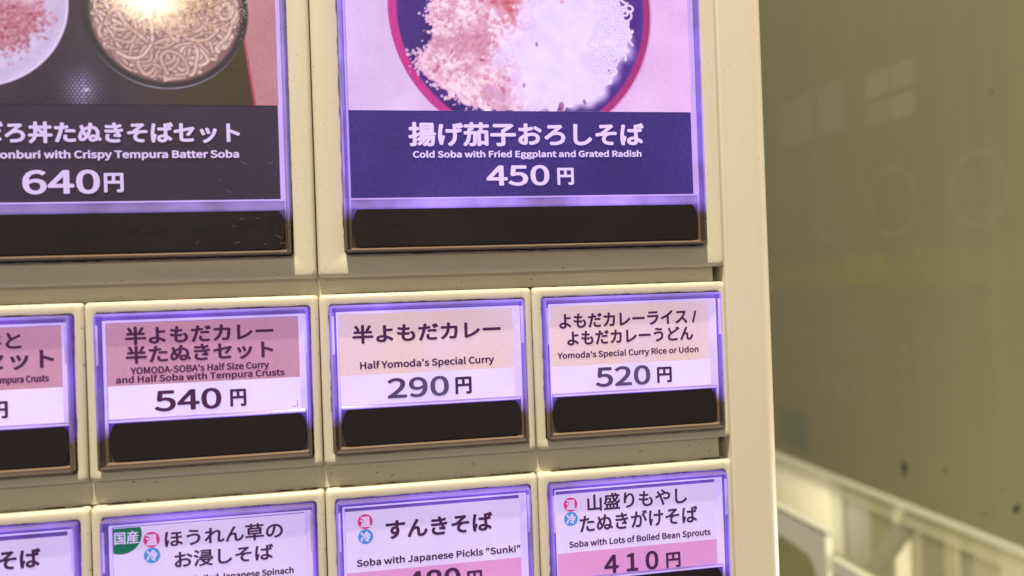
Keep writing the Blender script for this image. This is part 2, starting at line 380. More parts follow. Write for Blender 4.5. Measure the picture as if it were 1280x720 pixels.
def rice_bowl_picture(parent):
    g = Print(2.165, 3.855, 0.855, 1.90, 0.004); X, Z = g.X, g.Z
    base = c8(214, 180, 226)[None, None] + (vnoise(g.h, g.w, 60, 3, 1)[..., None] - .5) * 0.10 + (X[..., None] - 3.0) * np.array([.03, .0, .012])
    g.a = base + (rng.random((g.h, g.w, 1)) - .5) * 0.025
    cx, cz, R0 = 3.010, 1.345, 0.648
    d = np.hypot(X - cx, Z - cz)
    ang = np.arctan2(Z - cz, X - cx)
    g.blend(g.smooth(d - R0, .006), c8(182, 58, 134))
    right = np.clip((X - cx) / R0, 0, 1)[..., None]
    rim = c8(186, 58, 136) * (1 - right) + c8(150, 54, 116) * right
    g.blend(g.smooth(np.abs(d - R0 + .019) - .019, .006), rim)
    g.blend(g.smooth(np.abs(d - R0 + .003) - .002, .005) * (X > cx), c8(236, 190, 232))
    inner = c8(66, 44, 116)[None, None] + (vnoise(g.h, g.w, 40, 4, 2)[..., None] - .5) * np.array([.14, .10, .20]) + np.clip((X - 3.2) / .5, 0, 1)[..., None] * np.array([.10, .04, .12])
    g.blend(g.smooth(d - (R0 - .040), .010), inner)
    # mound outline measured on the picture
    PX = [(2.56, 1.22), (2.54, 1.30), (2.56, 1.36), (2.60, 1.41), (2.57, 1.52), (2.66, 1.64), (2.82, 1.72), (3.02, 1.76), (3.22, 1.72), (3.36, 1.62), (3.42, 1.50),
          (3.48, 1.42), (3.515, 1.345), (3.55, 1.245), (3.54, 1.15), (3.475, 1.11), (3.45, 1.04), (3.41, .965), (3.31, .912), (3.2, .872), (3.08, .858), (2.98, .84), (2.76, .865), (2.66, .915), (2.57, .985), (2.50, 1.06), (2.48, 1.12), (2.53, 1.15)]
    jit = (vnoise(g.h, g.w, 9, 3, 5) - .5) * .075; jit2 = (vnoise(g.h, g.w, 9, 3, 6) - .5) * .075
    msk = inside_poly(X + jit, Z + jit2, PX).astype(float)
    k = np.clip((X - 2.94 + (vnoise(g.h, g.w, 40, 3, 8) - .5) * .5 + (1.15 - Z) * .12) / .16, 0, 1)[..., None]
    crumb = c8(204, 146, 180); rad = c8(222, 202, 248)
    body = crumb * (1 - k) + rad * k + (vnoise(g.h, g.w, 26, 4, 9)[..., None] - .5) * (.24 * (1 - k) + .10 * k)
    g.blend(msk, body)
    # crumbs of fried batter: flakes of uneven size and tilt, each with a lit side and a gap beneath it
    hol = vnoise(g.h, g.w, 20, 3, 31)
    n = 5600; xs = rng.uniform(2.46, 3.60, n); zs = rng.uniform(.84, 1.78, n)
    for x, z in zip(xs, zs):
        i = int((z - g.z0) / g.stz); j = int((x - g.x0) / g.stx)
        if not (0 <= i < g.h and 0 <= j < g.w) or msk[i, j] < .5: continue
        if rng.random() < k[i, j, 0] * 0.95: continue
        r = .0035 + .010 * rng.random() ** 2.2; t = min(1, max(0, (hol[i, j] - .24) * 2.8 + rng.normal(0, .18)))
        el = rng.uniform(1, 2.4); ro = rng.uniform(0, 3.14)
        dark = c8(150, 70, 104) if rng.random() < .25 else c8(186, 116, 150)
        g.disc(x + .003, z - .005, r, dark, 1.6, .38 * (1.15 - t), el, ro)
        col = c8(240, 216, 226) * t + c8(198, 142, 164) * (1 - t)
        if rng.random() < .05: col = c8(178, 88, 116)
        g.disc(x, z, r, col, 1.8, .62, el, ro)
        if t > .45: g.disc(x - .3 * r, z + .4 * r, r * .5, c8(252, 228, 248), 1.8, .45, el, ro)
    # stray grains beyond the mound's edge
    for _ in range(420):
        t = rng.uniform(0, 1); q = PX[int(rng.integers(len(PX)))]; x = q[0] + rng.normal(0, .022); z = q[1] + rng.normal(0, .018)
        if x > 3.2: continue
        g.disc(x, z, rng.uniform(.003, .009), c8(228, 186, 214), 1.0, .8)
    # rust coloured soaked patch, upper middle
    for _ in range(160):
        x, z = rng.normal(2.93, .035), rng.normal(1.36, .035)
        g.disc(x, z, rng.uniform(.005, .014), c8(176, 76, 100) if rng.random() < .6 else c8(214, 130, 140), 1.5, .4)
    # grated radish: soft, almost blank snow with faint hollows
    for _ in range(900):
        x, z = rng.normal(3.26, .14), rng.normal(1.12, .14)
        i = int((z - g.z0) / g.stz); j = int((x - g.x0) / g.stx)
        if not (0 <= i < g.h and 0 <= j < g.w) or msk[i, j] < .5: continue
        g.disc(x, z, rng.uniform(.012, .05), c8(229, 210, 254) if rng.random() < .85 else c8(208, 190, 238), 9, .35)
    for x, z, s_ in ((3.435, 1.06, .010), (3.18, .875, .014), (3.30, .90, .008), (3.07, 1.18, .006), (2.80, 1.10, .007), (3.0, .98, .006)):
        g.disc(x, z, s_, c8(120, 60, 120), 1.5, .7, 1.8, rng.uniform(0, 3))
    # thin soba curls at the right edge
    for _ in range(110):
        a0 = rng.uniform(-.75, .95); rr = rng.uniform(.38, .53); x, z = 3.02 + rr * math.cos(a0), 1.34 + rr * .92 * math.sin(a0)
        if x < 3.3 or z < 1.05: continue
        r1 = rng.uniform(.012, .040); st_ = rng.uniform(0, 6.28); ln = rng.uniform(2.2, 6.2); el = rng.uniform(.6, 1)
        for pw, col, al in ((.0058, c8(182, 156, 208), .5), (.0038, c8(230, 212, 250), .85)):
            for q in np.linspace(0, ln, 46):
                g.disc(x + r1 * math.cos(st_ + q), z + r1 * el * math.sin(st_ + q), pw, col, 1.0, al)
    g.a = g.a + (rng.random((g.h, g.w, 1)) - .5) * .03
    g.build('food_picture', P_PIC_D, parent, -0.002 + 0.012, 2.0, ZT)

def noodle_set_picture(parent):
    g = Print(0.20, 1.852, 0.873, 1.90, 0.0042); X, Z = g.X, g.Z
    g.a[:] = c8(62, 52, 66)
    g.a += (vnoise(g.h, g.w, 50, 3, 21)[..., None] - .5) * .06
    # olive tint of the tray toward the bowl
    kx = np.clip((X - 1.15) / .45, 0, 1)[..., None]; g.a = g.a * (1 - kx) + (g.a + np.array([.03, .03, -.09])) * kx
    # woven sheen on the lacquer
    sheen = np.exp(-((X - 1.02) / .065) ** 2 - ((Z - .935) / .075) ** 2)
    weave = (np.sin(X * 2 * math.pi / .0175 + (np.floor(Z / .0125) % 2) * math.pi) > -.1) & ((Z / .0125) % 1 < .62)
    g.blend(np.clip(sheen * .62 * weave + sheen * .25, 0, 1), c8(170, 158, 214))
    g.blend(np.exp(-((X - 1.04) / .012) ** 2 - ((Z - .937) / .006) ** 2) * .9, c8(225, 215, 250))
    # right: table beyond the tray's red lip
    edge = 1.712 + (1.134 - Z) * .132
    tb = c8(186, 128, 140)[None, None] + (vnoise(g.h, g.w, 60, 3, 23)[..., None] - .5) * .07
    g.blend(g.smooth(edge - X, .006), tb); g.blend(g.smooth(np.abs(X - edge - .004) - .004, .005), c8(186, 62, 92))
    # left: white plate with red fried meat on rice
    d = np.hypot(X - .60, Z - 1.32)
    pl = c8(196, 180, 222)[None, None] + (vnoise(g.h, g.w, 70, 3, 24)[..., None] - .5) * .10
    g.blend(g.smooth(d - .377, .008), pl)
    g.blend(g.smooth(np.abs(d - .371) - .004, .006), c8(222, 206, 244))
    g.blend(g.smooth(np.abs(d - .33) - .012, .03) * .3, c8(168, 152, 200))
    mh = vnoise(g.h, g.w, 34, 3, 41)
    for _ in range(13000):
        x, z = rng.uniform(.42, .95), rng.uniform(1.02, 1.66)
        e = math.hypot((x - .62) / .26, (z - 1.38) / .27) + rng.normal(0, .12)
        if math.hypot(x - .6, z - 1.32) > .34 or e > 1.05: continue
        if mh[int((z - g.z0) / g.stz), int((x - g.x0) / g.stx)] < .36 + .1 * rng.random(): continue
        col = c8(168, 92, 112) if rng.random() < .5 else c8(196, 132, 152)
        if rng.random() < .12: col = c8(220, 186, 206)
        if rng.random() < .08: col = c8(120, 52, 76)
        g.disc(x, z, rng.uniform(.0028, .0065), col, 1.8, .6, rng.uniform(1, 2), rng.uniform(0, 3))
    for _ in range(260):
        x, z = rng.uniform(.6, .92), rng.uniform(1.33, 1.6)
        if math.hypot(x - .6, z - 1.32) < .32: g.disc(x, z, rng.uniform(.01, .04), c8(226, 200, 222), 8, .16)
    # the soba bowl
    bx, bz, br = 1.378, 1.292, .352
    d = np.hypot(X - bx, (Z - bz))
    bowl = c8(52, 46, 54)[None, None] + (vnoise(g.h, g.w, 40, 3, 26)[..., None] - .5) * .05
    g.blend(g.smooth(d - br, .010), bowl)
    ll = (Z < bz) * np.clip((bz - Z) / br, 0, 1) ** 2
    g.blend(g.smooth(np.abs(d - br + .006) - .002, .007) * ll, c8(186, 176, 206))
    soup = c8(132, 98, 104)
    g.blend(g.smooth(d - .318, .014), soup)
    def strand():
        a0 = rng.uniform(0, 6.28); r0 = .30 * math.sqrt(rng.random()); P_ = [np.array([r0 * math.cos(a0), r0 * math.sin(a0)])]; th = rng.uniform(0, 6.28)
        curl = rng.normal(0, .75)
        for _k in range(int(rng.integers(6, 10))):
            th += curl + rng.normal(0, .28); q = P_[-1] + np.array([math.cos(th), math.sin(th)]) * rng.uniform(.045, .075)
            m_ = np.hypot(*q)
            if m_ > .306: q *= .306 * rng.uniform(.82, 1) / m_; th += 1.1 if curl > 0 else -1.1
            P_.append(q)
        P_ = [P_[0]] + P_ + [P_[-1]]; out = []
        for q in range(1, len(P_) - 2):
            for t in np.linspace(0, 1, 16, endpoint=False):
                a_, b_, c_, d_ = P_[q - 1:q + 3]
                out.append(.5 * (2 * b_ + (c_ - a_) * t + (2 * a_ - 5 * b_ + 4 * c_ - d_) * t * t + (3 * b_ - a_ - 3 * c_ + d_) * t ** 3))
        return out
    for q_ in range(165):
        tone = rng.uniform(-.09, .05) + .04 * q_ / 165; w_ = rng.uniform(.0062, .0084); pts = strand()
        for pw, col, al in ((w_ + .0035, c8(108, 72, 84), .42), (w_, c8(184, 150, 146) + tone, 1), (w_ * .42, c8(212, 182, 176) + tone, .55)):
            for q in pts: g.disc(bx + q[0], bz + q[1], pw, col, 1.4, al)
    # golden batter crumbs heaped in the top half of the bowl
    for _ in range(1900):
        x, z = rng.normal(1.43, .13), rng.normal(1.38, .10)
        if math.hypot(x - bx, z - bz) > .30 or z < 1.11 + rng.normal(0, .05): continue
        col = [c8(182, 142, 118), c8(208, 172, 142), c8(150, 112, 98), c8(226, 198, 172)][int(rng.integers(4))]
        g.disc(x, z, rng.uniform(.0035, .010), col, 1.3, .55)
    for _ in range(160):
        x, z = rng.normal(1.69, .03), rng.normal(1.33, .06); g.disc(x, z, rng.uniform(.002, .004), c8(176, 150, 140), 1, .7)
    g.a = g.a + (rng.random((g.h, g.w, 1)) - .5) * .045
    g.build('food_picture', P_PIC_E, parent, -0.002 + 0.012, 0.0, ZT)

# ------------------------------------------------------------------ the ticket machine
machine = bpy.data.objects.new('ticket_machine', None); C.objects.link(machine)
machine['label'] = 'cream food ticket vending machine with violet backlit menu buttons in Japanese and English'
machine['category'] = 'vending machine'

def bezel_mesh(B, O, r=0.02):
    x0, x1, z0, z1 = B; L = [rrect(x0, x1, z0, z1, .018, .14), rrect(x0, x1, z0, z1, .018, r)]
    for k in range(1, 6):
        a = math.radians(90 * k / 5); i = r * (1 - math.cos(a)); y = r * (1 - math.sin(a))
        L.append(rrect(x0 + i, x1 - i, z0 + i, z1 - i, .018 + .006 * k / 5, y))
    ox0, ox1, oz0, oz1 = O
    for g_, y in ((.007, 0), (.0045, .0015), (.004, .005), (.004, .10)):
        L.append(rrect(ox0 - g_, ox1 + g_, oz0 - g_, oz1 + g_, .016, y))
    return loft(L)

def rim_mesh(O, I, crossz, depth):
    """clear cap's frame; material slots 0 deep, 1 edge, 2 bright"""
    ox0, ox1, oz0, oz1 = O; ix0, ix1, iz0, iz1 = I
    def off(i, y, r): return rrect(ox0 + i, ox1 - i, oz0 + i, oz1 - i, max(.004, r - i), y)
    def ins(gx0, gx1, gz0, gz1, y): return rrect(ix0 - gx0, ix1 + gx1, iz0 - gz0, iz1 + gz1, .005, y)
    L = [off(0, .10, .014), off(0, -depth + .008, .014), off(.002, -depth + .002, .014), off(.006, -depth, .014), off(.011, -depth, .014),
         off(.014, -depth + .010, .014), ins(.012, .008, .010, .014, -.004), ins(.009, .006, .008, .012, -.006), ins(0, 0, 0, 0, .009), ins(0, 0, 0, 0, .03)]
    mats = [0, 0, 1, 1, 0, 0, 0, 2, 0]
    v, f = loft(L); n = len(L[0]); mi = [m_ for m_ in mats for _ in range(n)]
    return v, f, mi

def bar_mesh(x0, x1, z0, z1, y):
    """black bar with bulging ends"""
    n = 12; zc, hh = (z0 + z1) / 2, (z1 - z0) / 2; b = .020
    def loop(i, yy):
        p = []
        for s_, xe in ((1, x1), (-1, x0)):
            for k in range(n + 1):
                t = -1 + 2 * k / n
                z = zc + s_ * t * (hh - i); bulge = b * (1 - t * t); c = .006 * (abs(t) > .999)
                p.append((xe - s_ * (b - bulge) - s_ * i - s_ * c, yy, z))
        return p
    return loft([loop(0, y + .012), loop(0, y + .002), loop(.002, y)], (False, True))

SMALL = dict(B=(.0020, .9980, -.785, 0), O=(.050, .955, -.735, -.052), I=(.086, .932, -.707, -.094))
BIG = dict(B=(.0020, 1.9980, .078 - ZT, 2.07 - ZT), O=(.130, 1.892, .187 - ZT, 1.985 - ZT), I=(.163, 1.866, .211 - ZT, 1.90 - ZT))

def add_rub(parent, x, z, w, h, y):
    o = obj('rub_mark', [(x - w, y, z - h), (x + w, y, z - h), (x + w, y, z + h), (x - w, y, z + h)], [(0, 1, 2, 3)], RUB, parent)
    uv = o.data.uv_layers.new(name='UVMap')
    for l, c in zip(uv.data, ((0, 0), (1, 0), (1, 1), (0, 1))): l.uv = c

def make_button(x, z, big, label, guideset):
    g = BIG if big else SMALL
    ox0, ox1, oz0, oz1 = g['O']
    if big: ct, cb, b0, b1 = .443 - ZT, .394 - ZT, .217 - ZT, .391 - ZT
    else: ct, cb, b0, b1 = -.519, -.5345, -.700, -.5365
    v, f = bezel_mesh(g['B'], g['O'], .02 if not big else .022)
    o = obj('menu_button', v, f, CREAM, machine, smooth=True, loc=(x, 0, z))
    if label: o['label'] = label
    v, f, mi = rim_mesh(g['O'], g['I'], None, .040 if not big else .046)
    obj('acrylic_rim', v, f, GM[guideset], o, mi, smooth=False)
    ix0, ix1, iz0, iz1 = g['I']; ox0, ox1, oz0, oz1 = g['O']
    if not big:                                                # added glowing strips for the bright streaks on the cap's sides, upper half only
        for xa, xb, za, zb in ((.0600, .0690, -.275, -.10), (.9350, .9465, -.262, -.085)):
            obj('rim_highlight', *box(xa, xb, -.0425, -.036, za, zb, .003), G_STREAK, o)
    obj('rim_ledge', *box(ox1 - .0125, ox1 - .001, -.048 if big else -.0415, -.03, oz0 + .128, oz0 + .1315), GM[guideset][1], o)
    cr = .905 if not big else 1.848                            # lit inner wall between the card and the cap's right side
    V = [(cr, .013, ct), (ix1 + .002, -.004, ct), (ix1 + .002, -.004, iz1 + .002), (cr, .013, iz1 + .002)]
    obj('lit_side_wall', V, [(0, 1, 2, 3)], GM[guideset][2], o)
    # smoky floor of the cap behind card and bar
    obj('cap_floor', *box(ix0 - .004, ix1 + .004, .026, .034, iz0 - .004, iz1 + .004), GM[guideset][0], o)
    v, f = box(ox0 + .014, ox1 - .014, -.036 if not big else -.042, -.031 if not big else -.037, oz0 + .014, oz1 - .014)
    obj('clear_cover', v, f, COVER, o)
    v, f = loft([rrect(ix0 - .001, ix1 + .001, cb, ct, .003, .02), rrect(ix0 - .001, ix1 + .001, cb, ct, .003, .002), rrect(ix0 + .003, ix1 - .003, cb + .004, ct - .004, .002, -.001)], (False, True))
    obj('light_strip', v, f, [GM[guideset][1], GM[guideset][2]], o, [1 if len(q) > 4 and not big else 0 for i, q in enumerate(f)])
    if big: obj('card_edge_glow', *box(ix0 + .001, ix1 - .001, -.004, .004, ct - .008, ct - .001), GM[guideset][2], o)
    v, f = bar_mesh(ix0 + .003, ix1 - .003, b0, b1, .002)
    obj('press_bar', v, f, BAR, o)
    return o

def copy_button(src, x, z, label):
    r = src.copy(); C.objects.link(r); r.location = Vector((x, 0, z)) * S; r['label'] = label
    for ch in list(src.children):
        c = ch.copy(); C.objects.link(c); c.parent = r
    return r

def card(parent, x0, x1, zs, mats):
    """printed film: bands of colour from the top down, zs = edges"""
    V, F, MI = [], [], []
    for k in range(len(zs) - 1):
        b = len(V); V += [(x0, .012, zs[k + 1]), (x1, .012, zs[k + 1]), (x1, .012, zs[k]), (x0, .012, zs[k])]
        F.append((b, b + 1, b + 2, b + 3)); MI.append(k)
    b = len(V); V += [(x0, .018, zs[-1]), (x1, .018, zs[-1]), (x1, .018, zs[0]), (x0, .018, zs[0])]
    F += [(b + 3, b + 2, b + 1, b), (0 + 4 * (len(zs) - 2), b, b + 1, 1 + 4 * (len(zs) - 2)), (b + 3, 3, 2, b + 2)]; MI += [0, len(mats) - 1, 0]
    return obj('menu_card', V, F, mats, parent, MI)

R1, R2 = 0.0, -0.897
LAB = {
    'E': 'large button at upper left with noodle bowl picture, priced 640円 on charcoal',
    'D': 'large button at upper right with rice bowl picture, priced 450円 on navy',
    'A0': 'small button cut off at the left edge, rose and white card, directly left of the 540円 button',
    'A': 'small button with rose card priced 540円',
    'B': 'small button with peach card and one line of Japanese, priced 290円',
    'C': 'small button with peach card and two lines of Japanese, priced 520円',
    'A02': 'small button cut off at the left bottom corner with a plain lilac card',
    'A2': 'small button with a green badge and two round dots on its lilac card',
    'B2': 'small button with quoted word Sunki on its lilac and pink card',
    'C2': 'small button with lilac card and pink band priced 410円',
}
btn = {}
btn['E'] = make_button(0, ZT, True, LAB['E'], 'dim')
btn['D'] = make_button(2, ZT, True, LAB['D'], 'violet')
proto = make_button(0, R1, False, LAB['A0'], 'small'); btn['A0'] = proto
for k, x, z in (('A', 1, R1), ('B', 2, R1), ('C', 3, R1), ('A02', 0, R2), ('A2', 1, R2), ('B2', 2, R2), ('C2', 3, R2)):
    btn[k] = copy_button(proto, x, z, LAB[k])
ORG = {'E': (0, ZT), 'D': (2, ZT), 'A0': (0, R1), 'A': (1, R1), 'B': (2, R1), 'C': (3, R1), 'A02': (0, R2), 'A2': (1, R2), 'B2': (2, R2), 'C2': (3, R2)}

# cards
card(btn['D'], .165, 1.850, [1.90 - ZT, .855 - ZT, .444 - ZT], [P_LILAC, P_NAVY])
card(btn['E'], .165, 1.845, [1.90 - ZT, .873 - ZT, .442 - ZT], [P_DARK, P_DARK])
card(btn['A0'], .087, .905, [-.096, -.364, -.518], [P_PINK, P_WHITE])
card(btn['A'], .087, .912, [-.096, -.372, -.518], [P_PINK, P_WHITE])
card(btn['B'], .087, .905, [-.092, -.379, -.518], [P_PEACH, P_WHITE])
card(btn['C'], .087, .912, [-.092, -.387, -.518], [P_PEACH, P_WHITE])
card(btn['A02'], .087, .905, [-.115, -.400, -.518], [P_LILAC, P_LILAC])
card(btn['A2'], .087, .912, [-.100, -.400, -.518], [P_LILAC, P_LPINK])
card(btn['B2'], .087, .912, [-.112, -.394, -.518], [P_LILAC, P_LPINK])
card(btn['C2'], .087, .912, [-.112, -.396, -.518], [P_LILAC, P_LPINK])
rice_bowl_picture(btn['D'])
noodle_set_picture(btn['E'])

TEXT = {
    'D': [('name', '揚げ茄子おろしそば', '', 2.437, 3.598, 0.684, 0.800), ('eng', 'Cold Soba with Fried Eggplant and Grated Radish', '', 2.455, 3.582, 0.631, 0.662),
          ('num', '450', '', 2.801, 3.110, 0.495, 0.592), ('yen', '円', '', 3.149, 3.232, 0.495, 0.579)],
    'E': [('name', 'ろ丼たぬきそばセット', 'そぼ', 0.706, 1.679, 0.700, 0.796), ('eng', 'onburi with Crispy Tempura Batter Soba', 'Soboro D', 0.685, 1.672, 0.634, 0.668),
          ('num', '640', '', 0.770, 1.083, 0.479, 0.583), ('yen', '円', '', 1.099, 1.180, 0.483, 0.569)],
    'A': [('name', '半よもだカレー', '', 1.164, 1.797, -0.195, -0.113), ('name', '半たぬきセット', '', 1.165, 1.794, -0.278, -0.197),
          ('eng', "YOMODA-SOBA's Half Size Curry", '', 1.183, 1.773, -0.324, -0.293), ('eng', 'and Half Soba with Tempura Crusts', '', 1.121, 1.840, -0.361, -0.331),
          ('num', '540', '', 1.278, 1.562, -0.494, -0.402), ('yen', '円', '', 1.599, 1.669, -0.491, -0.412)],
    'A0': [('name', 'と', '半そぼろ丼', 0.684, 0.747, -0.188, -0.117), ('name', 'ト', '半たぬきセッ', 0.816, 0.875, -0.276, -0.197),
           ('eng', 'mpura Crusts', 'and Half Soba with Te', 0.657, 0.851, -0.336, -0.306), ('num', '540', '', 0.29, 0.575, -0.490, -0.402), ('yen', '円', '', 0.612, 0.685, -0.486, -0.411)],
    'B': [('name', '半よもだカレー', '', 2.147, 2.845, -0.234, -0.146), ('eng', "Half Yomoda's Special Curry", '', 2.178, 2.808, -0.352, -0.318),
          ('num', '290', '', 2.300, 2.588, -0.495, -0.402), ('yen', '円', '', 2.618, 2.696, -0.493, -0.411)],
    'C': [('name', 'よもだカレーライス /', '', 3.133, 3.841, -0.205, -0.133), ('name', 'よもだカレーうどん', '', 3.170, 3.820, -0.288, -0.217),
          ('eng', "Yomoda's Special Curry Rice or Udon", '', 3.119, 3.845, -0.350, -0.320), ('num', '520', '', 3.306, 3.588, -0.497, -0.402), ('yen', '円', '', 3.622, 3.700, -0.494, -0.415)],
    'A2': [('name', 'ほうれん草の', '', 1.302, 1.810, -1.100, -1.024), ('name', 'お浸しそば', '', 1.340, 1.765, -1.195, -1.121),
           ('eng', 'Japanese Spinach', 'Soba with Boiled ', 1.534, 1.851, -1.264, -1.236), ('num', '410', '', 1.316, 1.596, -1.408, -1.317), ('yen', '円', '', 1.635, 1.711, -1.408, -1.332)],
    'B2': [('name', 'すんきそば', '', 2.270, 2.774, -1.150, -1.060), ('eng', 'Soba with Japanese Pickls "Sunki"', '', 2.133, 2.904, -1.264, -1.232),
           ('num', '480', '', 2.355, 2.613, -1.405, -1.310), ('yen', '円', '', 2.643, 2.715, -1.411, -1.332)],
    'C2': [('name', '山盛りもやし', '', 3.242, 3.756, -1.101, -1.018), ('name', 'たぬきがけそば', '', 3.200, 3.809, -1.200, -1.114),
           ('eng', 'Soba with Lots of Boiled Bean Sprouts', '', 3.144, 3.875, -1.268, -1.238), ('num', '4 1 0', '', 3.316, 3.596, -1.411, -1.321), ('yen', '円', '', 3.635, 3.711, -1.413, -1.337)],
    'A02': [('name', 'ば', 'わかめそ', 0.713, 0.796, -1.136, -1.052), ('eng', 'Soba with Seaweed', '', .2, .7, -1.26, -1.23), ('num', '430', '', 0.29, 0.575, -1.405, -1.312), ('yen', '円', '', 0.612, 0.685, -1.408, -1.334)],
}
NM = {'name': 'item_name_lettering', 'eng': 'english_lettering', 'num': 'price_lettering', 'yen': 'yen_sign_lettering'}
for k, rows in TEXT.items():
    ox, oz = ORG[k]; big = k in 'DE'
    for typ, s_, pre, x0, x1, z0, z1 in rows:
        if k == 'D': mt = P_GLOW_D
        elif k == 'E': mt = P_GLOW_E
        else: mt = P_INK_G if typ in ('num',) and k in ('B', 'C') else P_INK
        h = z1 - z0
        bold = {'name': .040, 'eng': .058, 'num': .040, 'yen': .042}[typ] * h
        if typ == 'eng' and not big and k in ('B', 'C', 'A2', 'B2', 'C2', 'A', 'A0', 'A02'): bold = .054 * h
        if typ == 'name' and k in ('A2', 'C2'): bold = .029 * h
        lettering(NM[typ], s_, x0 - ox, x1 - ox, z0 - oz, z1 - oz, mt, btn[k], .0085 if k in 'DE' else .0105, bold, pre)

def badge(parent, name, cx, cz, r, mat, glyph, gx0, gx1, gz0, gz1, clip=None, bold=.003):
    n = 48; P = []
    for k in range(n):
        a = 2 * math.pi * k / n; x, z = cx + r * math.cos(a), cz + r * math.sin(a)
        if clip: x = max(x, clip[0]); z = min(z, clip[1])
        P.append((x, .0110, z))
    obj(name, P, [tuple(range(n))], mat, parent)
    lettering(name + '_lettering', glyph, gx0, gx1, gz0, gz1, P_LILAC, parent, .0104, bold)
badge(btn['A2'], 'green_badge', .122, -.130, .086, P_GREEN, '国産', .094, .194, -.172, -.116, (.088, -.101), bold=.0010)
for k, dx, dz in (('A2', .2475, -.1615), ('B2', .178, -.1615), ('C2', .1585, -.1625)):
    badge(btn[k], 'hot_dot', dx, dz, .0345, P_HOT, '温', dx - .024, dx + .024, dz - .025, dz + .025, bold=.0018)
    badge(btn[k], 'cold_dot', dx, dz - .0695, .0345, P_COLD, '冷', dx - .024, dx + .024, dz - .0945, dz - .0445, bold=.0018)
# printer's corner mark on the 540 card
obj('corner_mark', [(.868, .0108, -.506), (.893, .0108, -.506), (.893, .0108, -.478), (.891, .0108, -.478), (.891, .0108, -.504), (.868, .0108, -.504)], [(0, 1, 4, 5), (1, 2, 3, 4)], P_INK, btn['A'])
for x, z, w, h in ((1.27, .312, .13, .016), (1.50, .318, .10, .015), (1.68, .325, .07, .030), (1.82, .31, .035, .10), (1.0, .30, .12, .012)):
    add_rub(btn['E'], x, z - ZT, w, h, .0005)
for x, z, w, h in ((.30, .315, .09, .014), (.40, .317, .05, .022)):
    add_rub(btn['D'], x, z - ZT, w, h, .0005)

# hair scratches in the big covers' lower right corners
m, nt, p = newmat('scratch_white'); p.inputs['Base Color'].default_value = (.75, .7, .75, 1); p.inputs['Alpha'].default_value = .16
for k_, n_ in (('E', 17), ('D', 6)):
    V, F = [], []
    for i in range(n_):
        x = 1.86 - abs(rng.normal(0, .22)); z = rng.uniform(.23, .70) - ZT; a_ = rng.normal(-.25, .5); l_ = rng.uniform(.003, .016); w_ = .0009
        if x < .2: continue
        c_, s_ = math.cos(a_), math.sin(a_); b = len(V)
        for u, v_ in ((-1, -1), (1, -1), (1, 1), (-1, 1)): V.append((x + u * l_ * c_ - v_ * w_ * s_, -.0425, z + u * l_ * s_ + v_ * w_ * c_))
        F.append((b, b + 1, b + 2, b + 3))
    o_ = obj('scratches', V, F, m, btn[k_]); o_['kind'] = 'stuff'

# body of the machine
obj('back_plate', *box(-3.0, 4.05, .16, .22, -2.6, 2.3), GREY, machine)
for z0, z1 in ((-.015, .082), (-.905, -.780), (-1.80, -1.675)):
    obj('spacer_strip', *loft([rrect(-3.0, 3.955, z0 - .03, z1 + .03, .004, .15), rrect(-3.0, 3.955, z0 - .03, z1 + .03, .004, .055), rrect(-2.996, 3.951, z0 - .026, z1 + .026, .004, .051)], (False, True)), CREAM, machine)
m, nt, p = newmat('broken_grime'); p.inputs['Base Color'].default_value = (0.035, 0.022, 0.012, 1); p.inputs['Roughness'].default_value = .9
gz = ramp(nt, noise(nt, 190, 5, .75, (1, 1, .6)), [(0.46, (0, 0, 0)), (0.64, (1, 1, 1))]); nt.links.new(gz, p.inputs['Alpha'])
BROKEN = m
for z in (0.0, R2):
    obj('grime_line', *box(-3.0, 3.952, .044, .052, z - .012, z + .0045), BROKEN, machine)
for k, b_ in btn.items():
    g_ = BIG if k in 'DE' else SMALL
    a0, a1, c0, c1 = g_['O']
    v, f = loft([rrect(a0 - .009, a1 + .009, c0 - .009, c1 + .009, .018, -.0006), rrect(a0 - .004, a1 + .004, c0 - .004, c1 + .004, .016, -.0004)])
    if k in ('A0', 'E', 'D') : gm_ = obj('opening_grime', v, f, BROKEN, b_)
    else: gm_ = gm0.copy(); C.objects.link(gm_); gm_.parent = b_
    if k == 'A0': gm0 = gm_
# outer frame to the right of the buttons: one extruded profile with a rounded outer edge
prof = [(3.999, .20), (3.999, .006), (4.003, .001), (4.0125, 0.0), (4.0135, .002), (4.0150, .002), (4.016, 0.0)]
rr = .085
for k in range(13):
    a = math.radians(90 * k / 12); prof.append((4.268 - rr + rr * math.sin(a), rr - rr * math.cos(a)))
prof += [(4.268, 4.0), (3.999, 4.0)]
n = len(prof); V = [(x, y, -2.8) for x, y in prof] + [(x, y, 2.6) for x, y in prof]
obj('side_frame', V, [(k, (k + 1) % n, n + (k + 1) % n, n + k) for k in range(n)] + [tuple(range(n))[::-1], tuple(n + k for k in range(n))], CREAM_F, machine, smooth=True)
bpy.context.view_layer.update()
for o in bpy.data.objects:
    if o.name.startswith(('side_frame', 'menu_button')) and o.type == 'MESH':
        o.data.set_sharp_from_angle(angle=math.radians(50))
obj('machine_shell', *box(-3.2, 3.99, .23, 3.9, -2.8, 2.6), CREAM_F, machine)

